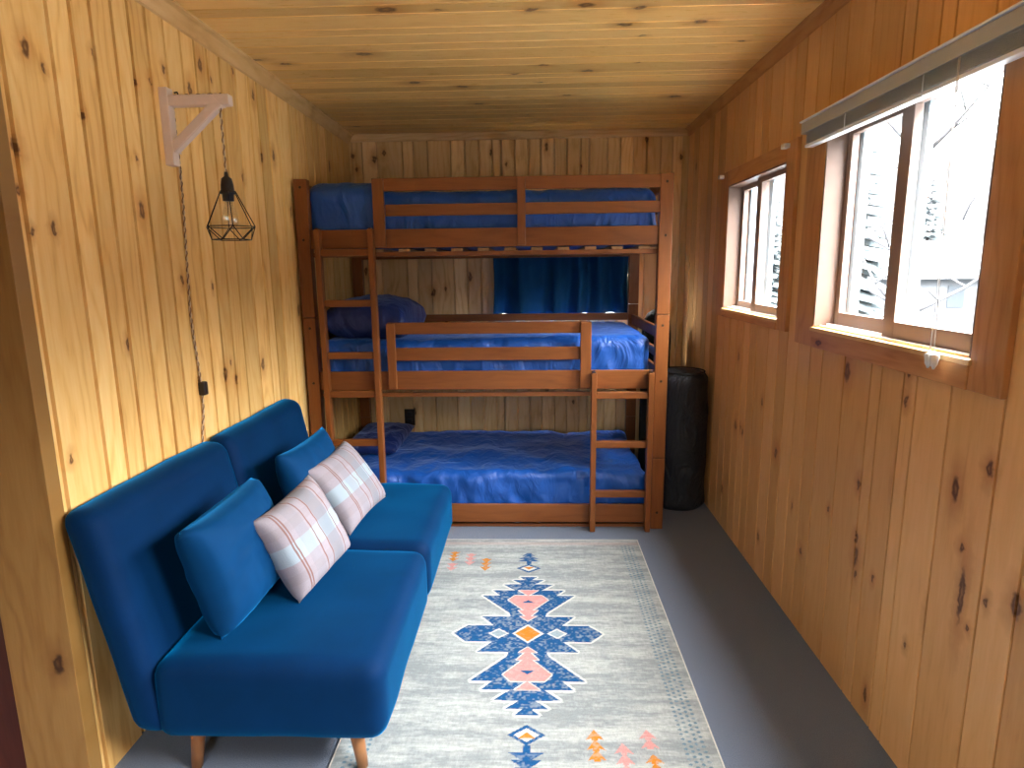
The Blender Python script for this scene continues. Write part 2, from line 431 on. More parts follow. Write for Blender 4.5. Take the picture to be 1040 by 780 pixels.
# the end of the left wall: a pine board facing the viewer, then a dark stained door on the same line
struct('trim_1', B((XL-.185, YE-.018, 0), (XL+.004, YE+.03, ZC), .002), M['end_board'])
struct('door_1', B((-2.42, YE+.01, .01), (XL-.185, YE+.05, 2.03), .003), M['dark_wood'])
struct('wall_side', B((XF, YE+.012, 0), (-2.42, YE+.06, ZC)), M['wall_b'])
struct('wall_over_door', B((-2.42, YE+.012, 2.03), (XL-.1, YE+.06, ZC)), M['wall_b'])
# ceiling trims
def crown(name, pts, y0, y1, mat, ax=1):
    bm = bmesh.new(); a = [bm.verts.new((p[0], y0, p[1]) if ax == 1 else (y0, p[0], p[1])) for p in pts]
    b = [bm.verts.new((p[0], y1, p[1]) if ax == 1 else (y1, p[0], p[1])) for p in pts]
    n = len(pts)
    for k in range(n): bm.faces.new((a[k], a[(k+1) % n], b[(k+1) % n], b[k]))
    bm.faces.new(a); bm.faces.new(list(reversed(b))); bmesh.ops.recalc_face_normals(bm, faces=bm.faces)
    return struct(name, bm, mat)
crown('trim_2', [(XL, ZC), (XL+.040, ZC), (XL+.040, ZC-.008), (XL+.026, ZC-.016), (XL+.014, ZC-.045), (XL+.010, ZC-.062), (XL, ZC-.066)], YE, YB, M['trim_y'])
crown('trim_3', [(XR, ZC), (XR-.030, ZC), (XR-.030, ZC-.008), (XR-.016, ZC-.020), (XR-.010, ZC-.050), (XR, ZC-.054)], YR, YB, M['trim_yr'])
crown('trim_4', [(YB, ZC), (YB-.016, ZC), (YB-.014, ZC-.036), (YB-.008, ZC-.048), (YB, ZC-.05)], XL, XR, M['trim_x'], ax=0)
struct('trim_5', B((XL, YB-.022, 0), (XL+.022, YB, ZC-.05), .004), M['wall_b'])
struct('trim_6', B((XR-.045, YB-.016, 0), (XR, YB, ZC-.05), .003), M['wall_b'])

# ------------------------------------------------------------------ windows of the right wall
def slider_window(idx, hole, casing, sill_low, top_low, split, glz, zt):
    y0, y1, z0, z1 = hole
    w = bpy.data.objects.new('window_%d' % idx, None); C.objects.link(w); w.location = (XR, (y0+y1)/2, z0); w['kind'] = 'structure'
    cy0, cy1, ct = casing
    t = .018
    obj('casing', B((XR-t, cy0, sill_low), (XR-.0005, y0+.004, ct), .003), M['case_z'], w)
    obj('casing', B((XR-t, y1-.004, sill_low), (XR-.0005, cy1, ct), .003), M['case_z'], w)
    obj('casing', B((XR-t, y0+.004, z1-.004), (XR-.0005, y1-.004, ct), .003), M['case_y'], w)
    obj('casing', B((XR-t-.004, y0+.004, sill_low), (XR-.0005, y1-.004, z0-.018), .003), M['case_y'], w)
    # jambs and stool
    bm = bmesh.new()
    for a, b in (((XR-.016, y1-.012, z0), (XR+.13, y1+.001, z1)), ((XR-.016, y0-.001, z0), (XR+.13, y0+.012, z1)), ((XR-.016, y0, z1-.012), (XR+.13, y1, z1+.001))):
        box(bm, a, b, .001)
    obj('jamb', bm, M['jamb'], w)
    bm = box(bmesh.new(), (XR-.026, y0-.004, z0-.018), (XR+.02, y1+.004, z0-.004), .002)
    obj('window_stool', bm, M['trim_y'], w)
    # three raised tracks
    bm = bmesh.new()
    for k, xx in enumerate((XR+.006, XR+.03, XR+.062)):
        box(bm, (xx, y0+.012, z0-.016), (xx+.006, y1-.012, z0+.004+.006*k), .001)
    box(bm, (XR, y0+.01, z0-.016), (XR+.13, y1-.01, z0-.006))
    obj('track', bm, M['track'], w)
    def sash(name, a, b, x, st, zb, bot, top, mat):
        s = obj(name, bmesh.new(), mat, w)
        bm = bmesh.new()
        box(bm, (x, a, zb), (x+.024, a+st, zt), .002); box(bm, (x, b-st, zb), (x+.024, b, zt), .002)
        box(bm, (x, a+st, zb), (x+.024, b-st, bot), .002); box(bm, (x, a+st, top), (x+.024, b-st, zt), .002)
        off = w.location; bmesh.ops.translate(bm, verts=bm.verts, vec=-off); bm.to_mesh(s.data); bm.free()
        obj('pane', B((x+.010, a+st-.004, bot-.004), (x+.013, b-st+.004, top+.004)), M['glass'], s)
    sash('sash', split+.025, y1-.012, XR+.058, .030, z0-.004, glz[0], glz[1], M['vinyl'])      # far half
    sash('sash', y0+.012, split+.035, XR+.026, .062, z0-.004, glz[0], glz[1], M['vinyl'])     # near half, in front
    # pale outside frame with the screen channel
    bm = bmesh.new()
    box(bm, (XR+.10, y0+.012, z0), (XR+.13, y0+.05, z1)); box(bm, (XR+.10, y1-.04, z0), (XR+.13, y1-.012, z1))
    box(bm, (XR+.105, split+.035, z0), (XR+.125, split+.105, z1)); box(bm, (XR+.10, y0+.012, z0-.005), (XR+.13, y1-.012, z0+.02))
    obj('outer_frame', bm, M['outer'], w)
    return w
slider_window(1, W1, (2.70, 3.735, 2.005), 1.215, 1.93, 3.235, (1.305, 1.895), 1.93)
slider_window(2, W2, (1.445, 2.60, 2.05), 1.185, 1.99, 2.005, (1.318, 1.955), 1.99)
# window in the back wall behind the curtain
w3 = bpy.data.objects.new('window_3', None); C.objects.link(w3); w3.location = (.24, YB, 1.19); w3['kind'] = 'structure'
bm = bmesh.new()
for a, b in (((.70, YB-.016, 1.19), (.762, YB-.0005, 1.74)), ((-.27, YB-.016, 1.19), (-.22, YB-.0005, 1.74)), ((-.22, YB-.016, 1.68), (.70, YB-.0005, 1.74))):
    box(bm, a, b, .002)
obj('window_frame', bm, M['track'], w3)
obj('pane', B((-.22, YB+.05, 1.155), (.70, YB+.054, 1.68)), M['glass'], w3)
# added, unseen windows that bring in fill light from behind the viewer
def fill_window(n, a, b, horizontal):
    bm = bmesh.new(); w = .05
    if horizontal:   # in rear wall (x span)
        x0, x1, z0, z1 = a[0], b[0], a[1], b[1]; y = YR
        for p, q in (((x0-w, y, z0-w), (x1+w, y+.02, z0)), ((x0-w, y, z1), (x1+w, y+.02, z1+w)), ((x0-w, y, z0), (x0, y+.02, z1)), ((x1, y, z0), (x1+w, y+.02, z1))): box(bm, p, q, .002)
    else:
        y0, y1, z0, z1 = a[0], b[0], a[1], b[1]; x = XR
        for p, q in (((x-.018, y0-w, z0-w), (x, y1+w, z0)), ((x-.018, y0-w, z1), (x, y1+w, z1+w)), ((x-.018, y0-w, z0), (x, y0, z1)), ((x-.018, y1, z0), (x, y1+w, z1))): box(bm, p, q, .002)
    struct('window_%d' % n, bm, M['case_y'])
fill_window(5, (W6[0], W6[2]), (W6[1], W6[3]), True)
fill_window(4, (W5[0], W5[2]), (W5[1], W5[3]), False)

# raised mini blind over the near window
bl = thing('mini_blind', 'raised pale grey mini blind across the top of the larger near window', 'blind', (XR-.02, 2.0, 1.94))
by0, by1 = 1.40, 2.56
bm = B((XR-.064, by0, 1.985), (XR-.0195, by1, 2.026), .003); obj('headrail', bm, M['blind'], bl)
bm = B((XR-.070, by0-.004, 2.027), (XR-.0195, by1+.006, 2.033), .002); obj('valance_lip', bm, M['blindw'], bl)
bm = bmesh.new()
for k in range(9):
    z = 1.948+k*.0042; box(bm, (XR-.056, by0+.006, z), (XR-.030, by1-.03, z+.0016))
obj('slat_stack', bm, M['blind'], bl)
obj('bottom_rail', B((XR-.058, by0+.006, 1.932), (XR-.028, by1-.03, 1.943), .002), M['blindw'], bl)
for yy in (1.80, 2.22): 
    obj('ladder_cord', tube(bmesh.new(), [(XR-.060, yy, 1.99), (XR-.061, yy, 1.96), (XR-.060, yy, 1.928)], .0016, 6), M['blindw'], bl)
cy = 1.63
for k, dy in enumerate((-.009, .009)):
    obj('pull_cord', tube(bmesh.new(), [(XR-.060, cy+.03+dy*.3, 1.985), (XR-.066, cy+.015+dy*.3, 1.7), (XR-.068, cy+dy*.4, 1.42), (XR-.067, cy+dy, 1.262)], .0012, 6), M['clear'], bl)
for dy in (-.013, .010):
    obj('tassel', lathe(bmesh.new(), [(.004, 0), (.011, -.003), (.0085, -.028), (.004, -.036), (.0025, -.04)][::-1], (XR-.067, cy+dy, 1.268), 12), M['clear'], bl, True)
# leftover clips of a blind on the far window's casing
for (yy, lab) in ((2.79, 'small clear plastic blind clip on far window casing, corner nearest viewer'), (3.70, 'small clear plastic blind clip on far window casing, corner nearest bunks')):
    o = tag(obj('blind_clip', B((XR-.045, yy-.02, 1.975), (XR-.0185, yy+.02, 1.995), .004), M['clear'], None, origin=(XR-.02, yy, 1.98)), lab, 'clip')

# ------------------------------------------------------------------ outdoors
ZG = -.9
gb = bmesh.new(); vs = {}
for i in range(41):
    for j in range(41):
        x = 1.25+i*1.6; y = -20+j*2.2
        vs[i, j] = gb.verts.new((x, y, ZG+.35*noise.noise(Vector((x*.12, y*.12, 3)))-(.0 if i > 0 else .0)))
for i in range(40):
    for j in range(40): gb.faces.new((vs[i, j], vs[i+1, j], vs[i+1, j+1], vs[i, j+1]))
g = G('snow'); co = g.objco(); n = g.noise(co, .6, 3)
M['snow'] = g.bsdf(g.mix(n, (.035,.04,.042), (.05,.055,.06)), .8)
struct('ground', gb, M['snow'], smooth=True)
g = G('conifer'); co = g.objco(); M['conifer'] = g.bsdf(g.mix(g.noise(co, 4, 3), (.030,.042,.044), (.055,.068,.072)), .9)
g = G('bark'); co = g.objco(); M['bark'] = g.bsdf(g.mix(g.noise(co, 12, 3), (.035,.035,.038), (.055,.055,.06)), .9)
M['siding'] = plain('house_siding', (.045,.05,.055), .7); M['roof'] = plain('snowy_roof', (.06,.062,.065), .7); M['hwin'] = plain('house_window', (.02,.025,.03), .3)
def conifer(loc, h, seed, label):
    t = thing('conifer', label, 'tree', loc); r = random.Random(seed); L = Vector(loc)
    obj('trunk', tube(bmesh.new(), [L, L+Vector((0, 0, h*.5)), L+Vector((0, 0, h))], [h*.018, h*.010, .01], 8), M['bark'], t)
    bm = bmesh.new()
    for i in range(26):
        f = i/26; z = h*(.12+.86*f); rad = h*.20*(1-f)**.85+.08
        for k in range(11):
            a = r.random()*2*PI; d = Vector((math.cos(a), math.sin(a), 0)); rr = rad*r.uniform(.75, 1.1)
            tip = L+d*rr+Vector((0, 0, z-rr*.35)); base = L+Vector((0, 0, z)); s = Vector((-d.y, d.x, 0))*rr*.20
            m = base.lerp(tip, .55)+Vector((0, 0, rr*.06))
            q = [bm.verts.new(v) for v in (base+s*.3, m+s, tip, m-s, base-s*.3)]; b2 = [bm.verts.new(v.co-Vector((0, 0, rr*.12))) for v in (q[0], q[1], q[3], q[4])]
            bm.faces.new(q); bm.faces.new((b2[3], b2[2], q[2], b2[1], b2[0]))
            bm.faces.new((q[0], b2[0], b2[1], q[1])); bm.faces.new((q[1], b2[1], q[2])); bm.faces.new((q[2], b2[2], q[3])); bm.faces.new((q[3], b2[2], b2[3], q[4]))
    obj('foliage', bm, M['conifer'], t)
conifer((8.3, 17.2, ZG), 7.5, 1, 'tall slim conifer standing in snow behind the left pane of the near window')
conifer((11.0, 29.5, ZG), 6.0, 2, 'low conifer further off beside the tall one outside the near window')
conifer((19.0, 31.5, ZG), 7.2, 3, 'bushy conifer behind the snowy-roofed house outside')
conifer((21.5, 29.0, ZG), 5.6, 4, 'small conifer at the right behind the snowy-roofed house')
conifer((6.6, 22.0, ZG), 5.0, 6, 'conifer seen through the far window low on the right')
def bare_tree(loc, h, seed, label):
    t = thing('bare_tree', label, 'tree', loc); r = random.Random(seed); L = Vector(loc)
    tr = [L+Vector((.05*math.sin(k*1.3), .04*math.cos(k), h*k/8)) for k in range(9)]
    obj('trunk', tube(bmesh.new(), tr, [h*.020*(1-k/10) for k in range(9)], 8), M['bark'], t)
    bm = bmesh.new()
    for k in range(16):
        p = tr[2+k*6//16].copy(); a = r.random()*6.28; l = h*r.uniform(.15, .3)
        pts = [p]; d = Vector((math.cos(a), math.sin(a), .5))
        for s in range(4): d += Vector((r.uniform(-.4, .4), r.uniform(-.4, .4), .25)); pts.append(pts[-1]+d.normalized()*l/4)
        tube(bm, pts, [h*.006*(1-s*.2) for s in range(5)], 5)
        for s in range(3):
            q = pts[1+s]; e = q+Vector((r.uniform(-1, 1), r.uniform(-1, 1), r.uniform(.2, .9))).normalized()*l*.4
            tube(bm, [q, (q+e)/2+Vector((0, 0, .05)), e], h*.0025, 4)
    obj('branches', bm, M['bark'], t)
bare_tree((6.0, 10.2, ZG), 6.5, 9, 'bare leafless tree outside the near window on the right')
bare_tree((4.3, 12.6, ZG), 6.0, 12, 'bare leafless tree outside the far window')
hs = thing('house', 'pale house with a snow-covered gable roof outside the near window', 'house', (15.0, 25.0, ZG))
HX, HY = 15.0, 25.0
obj('wall', B((HX-2.6, HY-1.5, ZG), (HX+2.6, HY+1.5, 1.3)), M['siding'], hs)
bm = bmesh.new()
pr = [(-1.9, 1.1), (0, 2.35), (1.9, 1.1), (1.9, .95), (0, 2.15), (-1.9, .95)]
a = [bm.verts.new((HX-3.0, HY+p[0], p[1])) for p in pr]; b = [bm.verts.new((HX+3.0, HY+p[0], p[1])) for p in pr]
for k in range(6): bm.faces.new((a[k], a[(k+1) % 6], b[(k+1) % 6], b[k]))
bm.faces.new((a[0], a[1], a[4], a[5])); bm.faces.new((a[1], a[2], a[3], a[4])); bm.faces.new((b[5], b[4], b[1], b[0])); bm.faces.new((b[4], b[3], b[2], b[1]))
bmesh.ops.recalc_face_normals(bm, faces=bm.faces); obj('roof', bm, M['roof'], hs)
for xx in (-1.4, .4, 1.5): obj('house_window', B((HX+xx-.3, HY-1.53, -.1), (HX+xx+.3, HY-1.49, .7)), M['hwin'], hs)

# ------------------------------------------------------------------ triple bunk bed
X0, X1, Y0, Y1 = -1.277, .742, 3.434, 4.507
PW, PD, BH = .070, .055, 1.978
bed = thing('bunk_bed', 'reddish-brown stained wooden triple bunk bed against the back wall', 'bed', ((X0+X1)/2, (Y0+Y1)/2, 0))
for (px, py, nm) in ((X0, Y0, 0), (X1-PW, Y0, 1), (X0, Y1-PD, 2), (X1-PW, Y1-PD, 3)):
    bm = bmesh.new()
    for za, zb in ((0, .425), (.428, 1.238), (1.241, BH)): box(bm, (px, py, za), (px+PW, py+PD, zb), .004)
    po = obj('post', bm, M['bed_z'], bed)
    if py == Y0:
        for z in (1.935, 1.66, 1.18, .87, .10):
            bmb = bmesh.new(); r_ = bmesh.ops.create_cone(bmb, cap_ends=True, segments=12, radius1=.008, radius2=.006, depth=.004)
            for v in bmb.verts: v.co = Vector((px+PW/2+v.co.x, py-.001-v.co.z, z+v.co.y))
            bmesh.ops.recalc_face_normals(bmb, faces=bmb.faces)
            obj('bolt', bmb, M['bolt'], po)
def railx(name, x0, x1, y, z0, z1, th=.022): return obj(name, B((x0, y, z0), (x1, y+th, z1), .004), M['bed_x'], bed)
I0, I1 = X0+PW, X1-PW
YF = Y0+.012
for z0, z1 in ((1.612, 1.712), (.827, .933), (.036, .145)):
    railx('side_rail', I0, I1, YF, z0, z1); railx('side_rail', I0, I1, Y1-.034, z0, z1)
    for xs in (I0-.005-PW/2-.011, I1+PW/2-.006):
        obj('end_rail', B((xs, Y0+PD, z0), (xs+.022, Y1-PD, z1), .004), M['bed_y'], bed)
    for yy in (YF+.022, Y1-.056):     # ledger strips carrying the slats
        obj('slat_ledger', B((I0, yy, z0-.044), (I1, yy+.022, z0-.0205), .002), M['bed_x'], bed)
    for k in range(13):
        xc = I0+.07+k*(I1-I0-.14)/12
        sd = -.020 if z0 > 1.5 else -.003
        obj('slat', B((xc-.032, YF+.024, z0+sd), (xc+.032, Y1-.036, z0+sd+.016), .002), M['slat'], bed)
# dark strip under the front of the upper two tiers
railx('lower_lip', I0, I1, YF+.03, 1.566, 1.588, .02)
# end panels of the upper tiers
for xs in (X0+.024, X1-.046):
    for z0, z1 in ((1.90, 1.96), (1.79, 1.84), (1.10, 1.165), (.99, 1.04)):
        obj('end_rail', B((xs, Y0+PD, z0), (xs+.022, Y1-PD, z1), .004), M['bed_y'], bed)
# guard rails
GF = Y0-.002
railx('guard_rail', -.852, I1+.002, YF-.006, 1.908, 1.975, .020); railx('guard_rail', -.79, I1+.002, YF-.006, 1.779, 1.840, .020)
for x0_, x1_ in ((-.852, -.790), (-.081, -.037)):
    obj('guard_stile', B((x0_, YF-.028, 1.618), (x1_, YF-.0065, 1.972), .004), M['bed_z'], bed)
railx('guard_rail', -.809, .300, YF-.006, 1.142, 1.207, .020); railx('guard_rail', -.77, .262, YF-.006, .994, 1.066, .020)
for x0_, x1_ in ((-.812, -.765), (.259, .319)):
    obj('guard_stile', B((x0_, YF-.028, .838), (x1_, YF-.0065, 1.204), .004), M['bed_z'], bed)
railx('guard_rail', I0, I1, Y1-.05, 1.128, 1.178, .02); railx('guard_rail', I0, I1, Y1-.05, 1.90, 1.955, .02)
railx('guard_rail', I0, I1, Y1-.05, 1.78, 1.83, .02)
# ladders
def ladder(xa, xb, zt, zb, rungs, sw=.030):
    l = bpy.data.objects.new('ladder', None); C.objects.link(l); l.parent = bed; l.empty_display_size = .1
    yf, yb = YF-.060, YF-.008
    obj('ladder_stile', B((xa, yf, zb), (xa+sw, yb, zt), .005), M['bed_z'], l)
    obj('ladder_stile', B((xb-sw, yf, zb), (xb, yb, zt), .005), M['bed_z'], l)
    for z in rungs: obj('rung', B((xa+sw, yf+.012, z-.019), (xb-sw, yb-.006, z+.019), .005), M['bed_x'], l)
    for xx in (xa+sw/2, xb-sw/2): obj('ladder_hook', B((xx-.008, yf+.004, zt-.002), (xx+.008, yb+.004, zt+.006), .002), M['bolt'], l)
ladder(-1.170, -.852, 1.712, .0, (1.590, 1.318, 1.030, .812, .530, .24))
ladder(.319, .662, .925, .0, (.798, .515, .223))

# ------------------------------------------------------------------ bedding
def wrinkle(amp, seed, fx=7, fz=3, top=.35):
    def fn(p, n):
        side = 1-abs(n.z)*(1-top)
        v = noise.turbulence(Vector((p.x*fx+seed, p.y*5, p.z*fz+p.x*2)), 3, False)
        w = math.sin(p.x*46+6*noise.noise(Vector((p.x*3, p.y*3+seed, p.z*8)))+p.z*22)*.5
        k = .5+.5*noise.noise(Vector((p.x*2.2+seed*3, p.y*2, 0)))
        return amp*side*((v-.5)*1.3+w*.5*k)
    return fn
def mattress(z0, z1, seed, label, extra=None, mat='satin', yf=None, amp=.014, xr=None, xl=None):
    lo = (xl if xl else I0-.025, yf if yf else YF+.028, z0); hi = (xr if xr else I1+.002, Y1-.055, z1)
    f0 = wrinkle(amp, seed)
    def fn(p, n): return f0(p, n)+(extra(p, n) if extra else 0)
    bm = softbox(lo, hi, .07, .022, fn)
    o = obj('mattress', bm, M[mat], None, True, origin=((lo[0]+hi[0])/2, (lo[1]+hi[1])/2, z0))
    return tag(o, label, 'mattress', None)
def top_extra(p, n):
    t = max(0, min(1, (-.80-p.x)/.06)); t = t*t*(3-2*t)
    return .042*t*max(0, n.z)+.01*t
mattress(1.612, 1.918, 1.3, 'bright blue covered mattress on the top bunk', top_extra)
def mid_extra(p, n): return -.012*max(0, min(1, (.1-p.x)/.4))*max(0, n.z)
mattress(.842, 1.122, 4.1, 'bright blue covered mattress on the middle bunk', mid_extra)
def low_extra(p, n):
    return .03*noise.noise(Vector((p.x*3, p.y*4, 1)))*max(0, n.z)
mattress(.052, .335, 8.7, 'rumpled blue covered mattress on the bottom bunk', low_extra, amp=.026)

def pillow(name, cen, rx, w, h, t, mat, label, cat='cushion', zr=0, group=None, mtx=None, n=28, pw=.42, amp=.004, seed=1, piping=None):
    """width along local x, height along local y, thickness along local z"""
    bm = bmesh.new(); grid = {}
    for s in (1, -1):
        for i in range(n+1):
            for j in range(n+1):
                if s == -1 and (i in (0, n) or j in (0, n)): grid[s, i, j] = grid[1, i, j]; continue
                u = 2*i/n-1; v = 2*j/n-1
                prof = max(0, (1-u**4)*(1-v**4))**pw*(1-.12*(u*u+v*v))
                # sides drawn in between the pointed corners
                sx_ = 1-.075*(1-v*v)*abs(u)**3*1.0; sy_ = 1-.075*(1-u*u)*abs(v)**3
                wr = amp*noise.turbulence(Vector((u*3+seed, v*3, s)), 2, False)*(1-abs(u*v))
                grid[s, i, j] = bm.verts.new((u*w/2*sx_, v*h/2*sy_, s*(t/2*prof+wr*prof)))
    for s in (1, -1):
        for i in range(n):
            for j in range(n):
                q = [grid[s, i, j], grid[s, i+1, j], grid[s, i+1, j+1], grid[s, i, j+1]]
                if s == -1: q.reverse()
                f = bm.faces.new(q); f.smooth = True
    me = bpy.data.meshes.new(name); bm.to_mesh(me); bm.free(); me.materials.append(M[mat] if isinstance(mat, str) else mat)
    o = bpy.data.objects.new(name, me); C.objects.link(o); o.matrix_world = mtx
    tag(o, label, cat, group); return o
def lean(cx, cy, cz, rz, t, ro):
    u = Vector((math.sin(rz), math.cos(rz), 0)); n0 = Vector((math.cos(rz), -math.sin(rz), 0))
    n = n0*math.cos(t)+Vector((0, 0, 1))*math.sin(t); up_ = n.cross(u)
    if up_.z < 0: up_ = -up_
    u2 = u*math.cos(ro)+up_*math.sin(ro); up3 = up_*math.cos(ro)-u*math.sin(ro); n = u2.cross(up3)
    m = Matrix.Identity(4)
    for i in range(3): m[i][0] = u2[i]; m[i][1] = up3[i]; m[i][2] = n[i]; m[i][3] = (cx, cy, cz)[i]
    return m
def flat(cx, cy, cz, rz, tx=0, ty=0):
    return Matrix.Translation((cx, cy, cz)) @ Matrix.Rotation(rz, 4, 'Z') @ Matrix.Rotation(tx, 4, 'X') @ Matrix.Rotation(ty, 4, 'Y')
pillow('pillow', None, 0, .48, .78, .27, 'satin_d', 'dark blue pillow at the ladder end of the middle bunk', 'pillow', mtx=flat(-.965, 3.90, 1.20, 0, 0, .06), amp=.02, seed=3, pw=.28)
pillow('pillow', None, 0, .34, .62, .12, 'satin_d', 'dark blue pillow at the ladder end of the bottom bunk', 'pillow', mtx=flat(-1.03, 4.05, .385, 0, 0, .03), amp=.012, seed=5, pw=.35)

# ------------------------------------------------------------------ curtain
cu = thing('curtain', 'navy blue pleated curtain on the back wall behind the bunks', 'curtain', (.2, YB-.05, 1.16))
bm = bmesh.new(); NX, NZ = 150, 24; gv = {}
cuts = [0, .175, .20, .36, .40, .62, .645, .76, .80, 1]
for i in range(NX+1):
    u = i/NX
    for j in range(NZ+1):
        v = j/NZ; z = 1.168+v*.56
        x = -.275+u*.95+(1-v)*(-.012+.022*u)+.006*math.sin(v*5+u*9)
        amp = .048*(.6+.4*(1-v))
        y = YB-.062-amp*math.sin(u*2*PI*5.1+1.6*math.sin(u*8+1)+.5*(1-v))-.004*math.sin(u*2*PI*9+v*1.2+2*math.sin(u*5))
        gv[i, j] = bm.verts.new((x, y, z+.005*math.sin(u*31)*(1-v)))
for i in range(NX):
    for j in range(NZ): f = bm.faces.new((gv[i, j], gv[i+1, j], gv[i+1, j+1], gv[i, j+1])); f.smooth = True
co_ = obj('drape', bm, M['curtain'], cu, True)
sm = co_.modifiers.new('thickness', 'SOLIDIFY'); sm.thickness = .002
obj('curtain_rod', tube(bmesh.new(), [(-.34, YB-.055, 1.735), (.20, YB-.055, 1.735), (.74, YB-.055, 1.735)], .007, 10), M['brass'], cu)
for xx in (-.325, .73): obj('rod_bracket', B((xx-.006, YB-.06, 1.728), (xx+.006, YB-.0005, 1.742), .001), M['brass'], cu)

# outlet on the back wall
ou = thing('wall_outlet', 'dark brown wall outlet on the back wall under the middle bunk', 'outlet', (-.945, YB, .39))
obj('cover_plate', B((-.985, YB-.006, .325), (-.905, YB-.0003, .452), .003), M['brownp'], ou)
for z in (.362, .415): obj('socket', B((-.962, YB-.009, z-.016), (-.928, YB-.0055, z+.016), .003), M['blackp'], ou)

# ------------------------------------------------------------------ black bags in the corner
def bagfn(seed, amp):
    def fn(a, z): return 1+amp*noise.turbulence(Vector((math.cos(a)*1.6+seed, math.sin(a)*1.6, z*5)), 3, False)+amp*.25*math.sin(z*21+2.2*math.sin(a*2+seed)+a*2)
    return fn
prof = [(.05, .0), (.145, .002), (.162, .03)]+[(.163, .03+k*.0255) for k in range(1, 31)]+[(.158, .825), (.140, .848), (.105, .865), (.06, .872), (.015, .874)]
bg = thing('duffel_bag', 'big upright black nylon bag between bunk bed and right wall', 'bag', (.920, 3.850, 0))
obj('bag_body', lathe(bmesh.new(), prof, (.920, 3.850, 0), 56, bagfn(2, .05)), M['bag'], bg, True)
obj('drawstring', tube(bmesh.new(), [(.920+.132*math.cos(a)*1.02, 3.850+.132*math.sin(a)*1.02, .862) for a in [k*PI/12 for k in range(24)]], .005, 6, True), M['bag2'], bg, True)
prof2 = [(.05, 0), (.085, .002), (.098, .03)]+[(.10, .03+k*.05) for k in range(1, 21)]+[(.092, 1.12), (.07, 1.17), (.03, 1.20), (.01, 1.205)]
o = obj('equipment_bag', lathe(bmesh.new(), prof2, (.865, 4.42, 0), 40, bagfn(7, .03)), M['bag2'], None, True, origin=(.865, 4.42, 0))
tag(o, 'tall slim black bag in the back corner behind the bunk post', 'bag')

# ------------------------------------------------------------------ rug
def inpoly(px, py, poly):
    c = np.zeros(px.shape, bool); n = len(poly)
    for i in range(n):
        x0, y0 = poly[i]; x1, y1 = poly[(i+1) % n]
        if y0 == y1: continue
        cond = ((y0 > py) != (y1 > py)) & (px < (x1-x0)*(py-y0)/(y1-y0)+x0)
        c ^= cond
    return c
RX0, RX1, RY0, RY1 = -.630, .571, 1.440, 3.270
nx, ny = 400, 610
gx, gy = np.meshgrid(np.linspace(RX0, RX1, nx+1), np.linspace(RY0, RY1, ny+1))
CXR, CYR = -.029, 2.355
lx = -np.abs(gx-CXR); ly = -np.abs(gy-CYR)        # fold to lower left quarter
rs = np.random.RandomState(4)
base = np.ones(gx.shape+(3,))
def n2(sx, sy, seed):
    """value noise with different spacing along the two axes"""
    r = np.random.RandomState(seed); a = r.rand(int(sy)+3, int(sx)+3)
    u = (gx-RX0)/(RX1-RX0)*sx; v = (gy-RY0)/(RY1-RY0)*sy; i = u.astype(int); j = v.astype(int); fu = u-i; fv = v-j
    fu = fu*fu*(3-2*fu); fv = fv*fv*(3-2*fv)
    return (a[j, i]*(1-fu)+a[j, i+1]*fu)*(1-fv)+(a[j+1, i]*(1-fu)+a[j+1, i+1]*fu)*fv
streak = .28*n2(3, 26, 1)+.30*n2(7, 90, 2)+.27*n2(40, 260, 3)+.15*n2(200, 120, 4)
cream = np.array((.37, .395, .38)); grey = np.array((.215, .24, .245))
t = np.clip((streak-.36)/.34, 0, 1)[..., None]
col = grey*(1-t)+cream*t
def q(pts): return [(p[0]-CXR, p[1]-CYR) for p in pts]
blue = np.array((.006, .062, .175)); pink = np.array((.46, .215, .20)); orange = np.array((.42, .15, .015)); white = np.array((.48, .49, .46)); lgrey = np.array((.22, .28, .31))
distress = np.clip((n2(150, 260, 9)*.6+n2(60, 100, 10)*.4-.50)/.25, 0, 1)
def paint(mask, c, wear=.25):
    w = (wear*distress)[..., None]
    cc = c*(1-w)+cream*w
    col[mask] = cc[mask] if cc.shape == col.shape else cc
sil = q([(-.339,2.357),(-.283,2.297),(-.172,2.297),(-.228,2.229),(-.104,2.229),(-.110,2.200),(-.241,2.05),(-.159,2.049),(-.196,2.002),(-.092,2.001),(-.148,1.948),(-.060,1.945),(-.104,1.904),(-.046,1.903),(-.072,1.873),(-.029,1.873),(.2,1.873),(.2,2.357)])
m = inpoly(lx, ly, sil) & (lx <= 0)
# white halo
def halo(poly, w):
    h = np.zeros(gx.shape, bool)
    for dx, dy in ((w,0),(-w,0),(0,w),(0,-w),(w*.7,w*.7),(-w*.7,w*.7),(w*.7,-w*.7),(-w*.7,-w*.7)): h |= inpoly(lx+dx, ly+dy, poly) & (lx+dx <= .02)
    return h
paint(halo(sil, .010), white, 0); paint(m, blue, .42)
def dia(cx_, cy_, hw, hh): return [(cx_-hw, cy_), (cx_, cy_-hh), (cx_+hw, cy_), (cx_, cy_+hh)]
paint(inpoly(lx, ly, dia(0, 0, .066, .068)), white, 0); paint(inpoly(lx, ly, dia(0, 0, .052, .055)), orange, .15)
paint(inpoly(lx, ly, dia(-.121, 0, .043, .037)), white, 0); paint(inpoly(lx, ly, dia(-.121, 0, .032, .026)), lgrey, .2)
pk = [q([(-.029,2.260),(-.063,2.226),(.005,2.226)]), q([(-.029,2.240),(-.072,2.177),(.014,2.177)]), q([(-.029,2.200),(-.120,2.089),(-.091,2.050),(.033,2.050),(.062,2.089)]), q([(-.029,2.050),(-.074,2.004),(.016,2.004)])]
for p in pk: paint(halo(p, .005), white, 0)
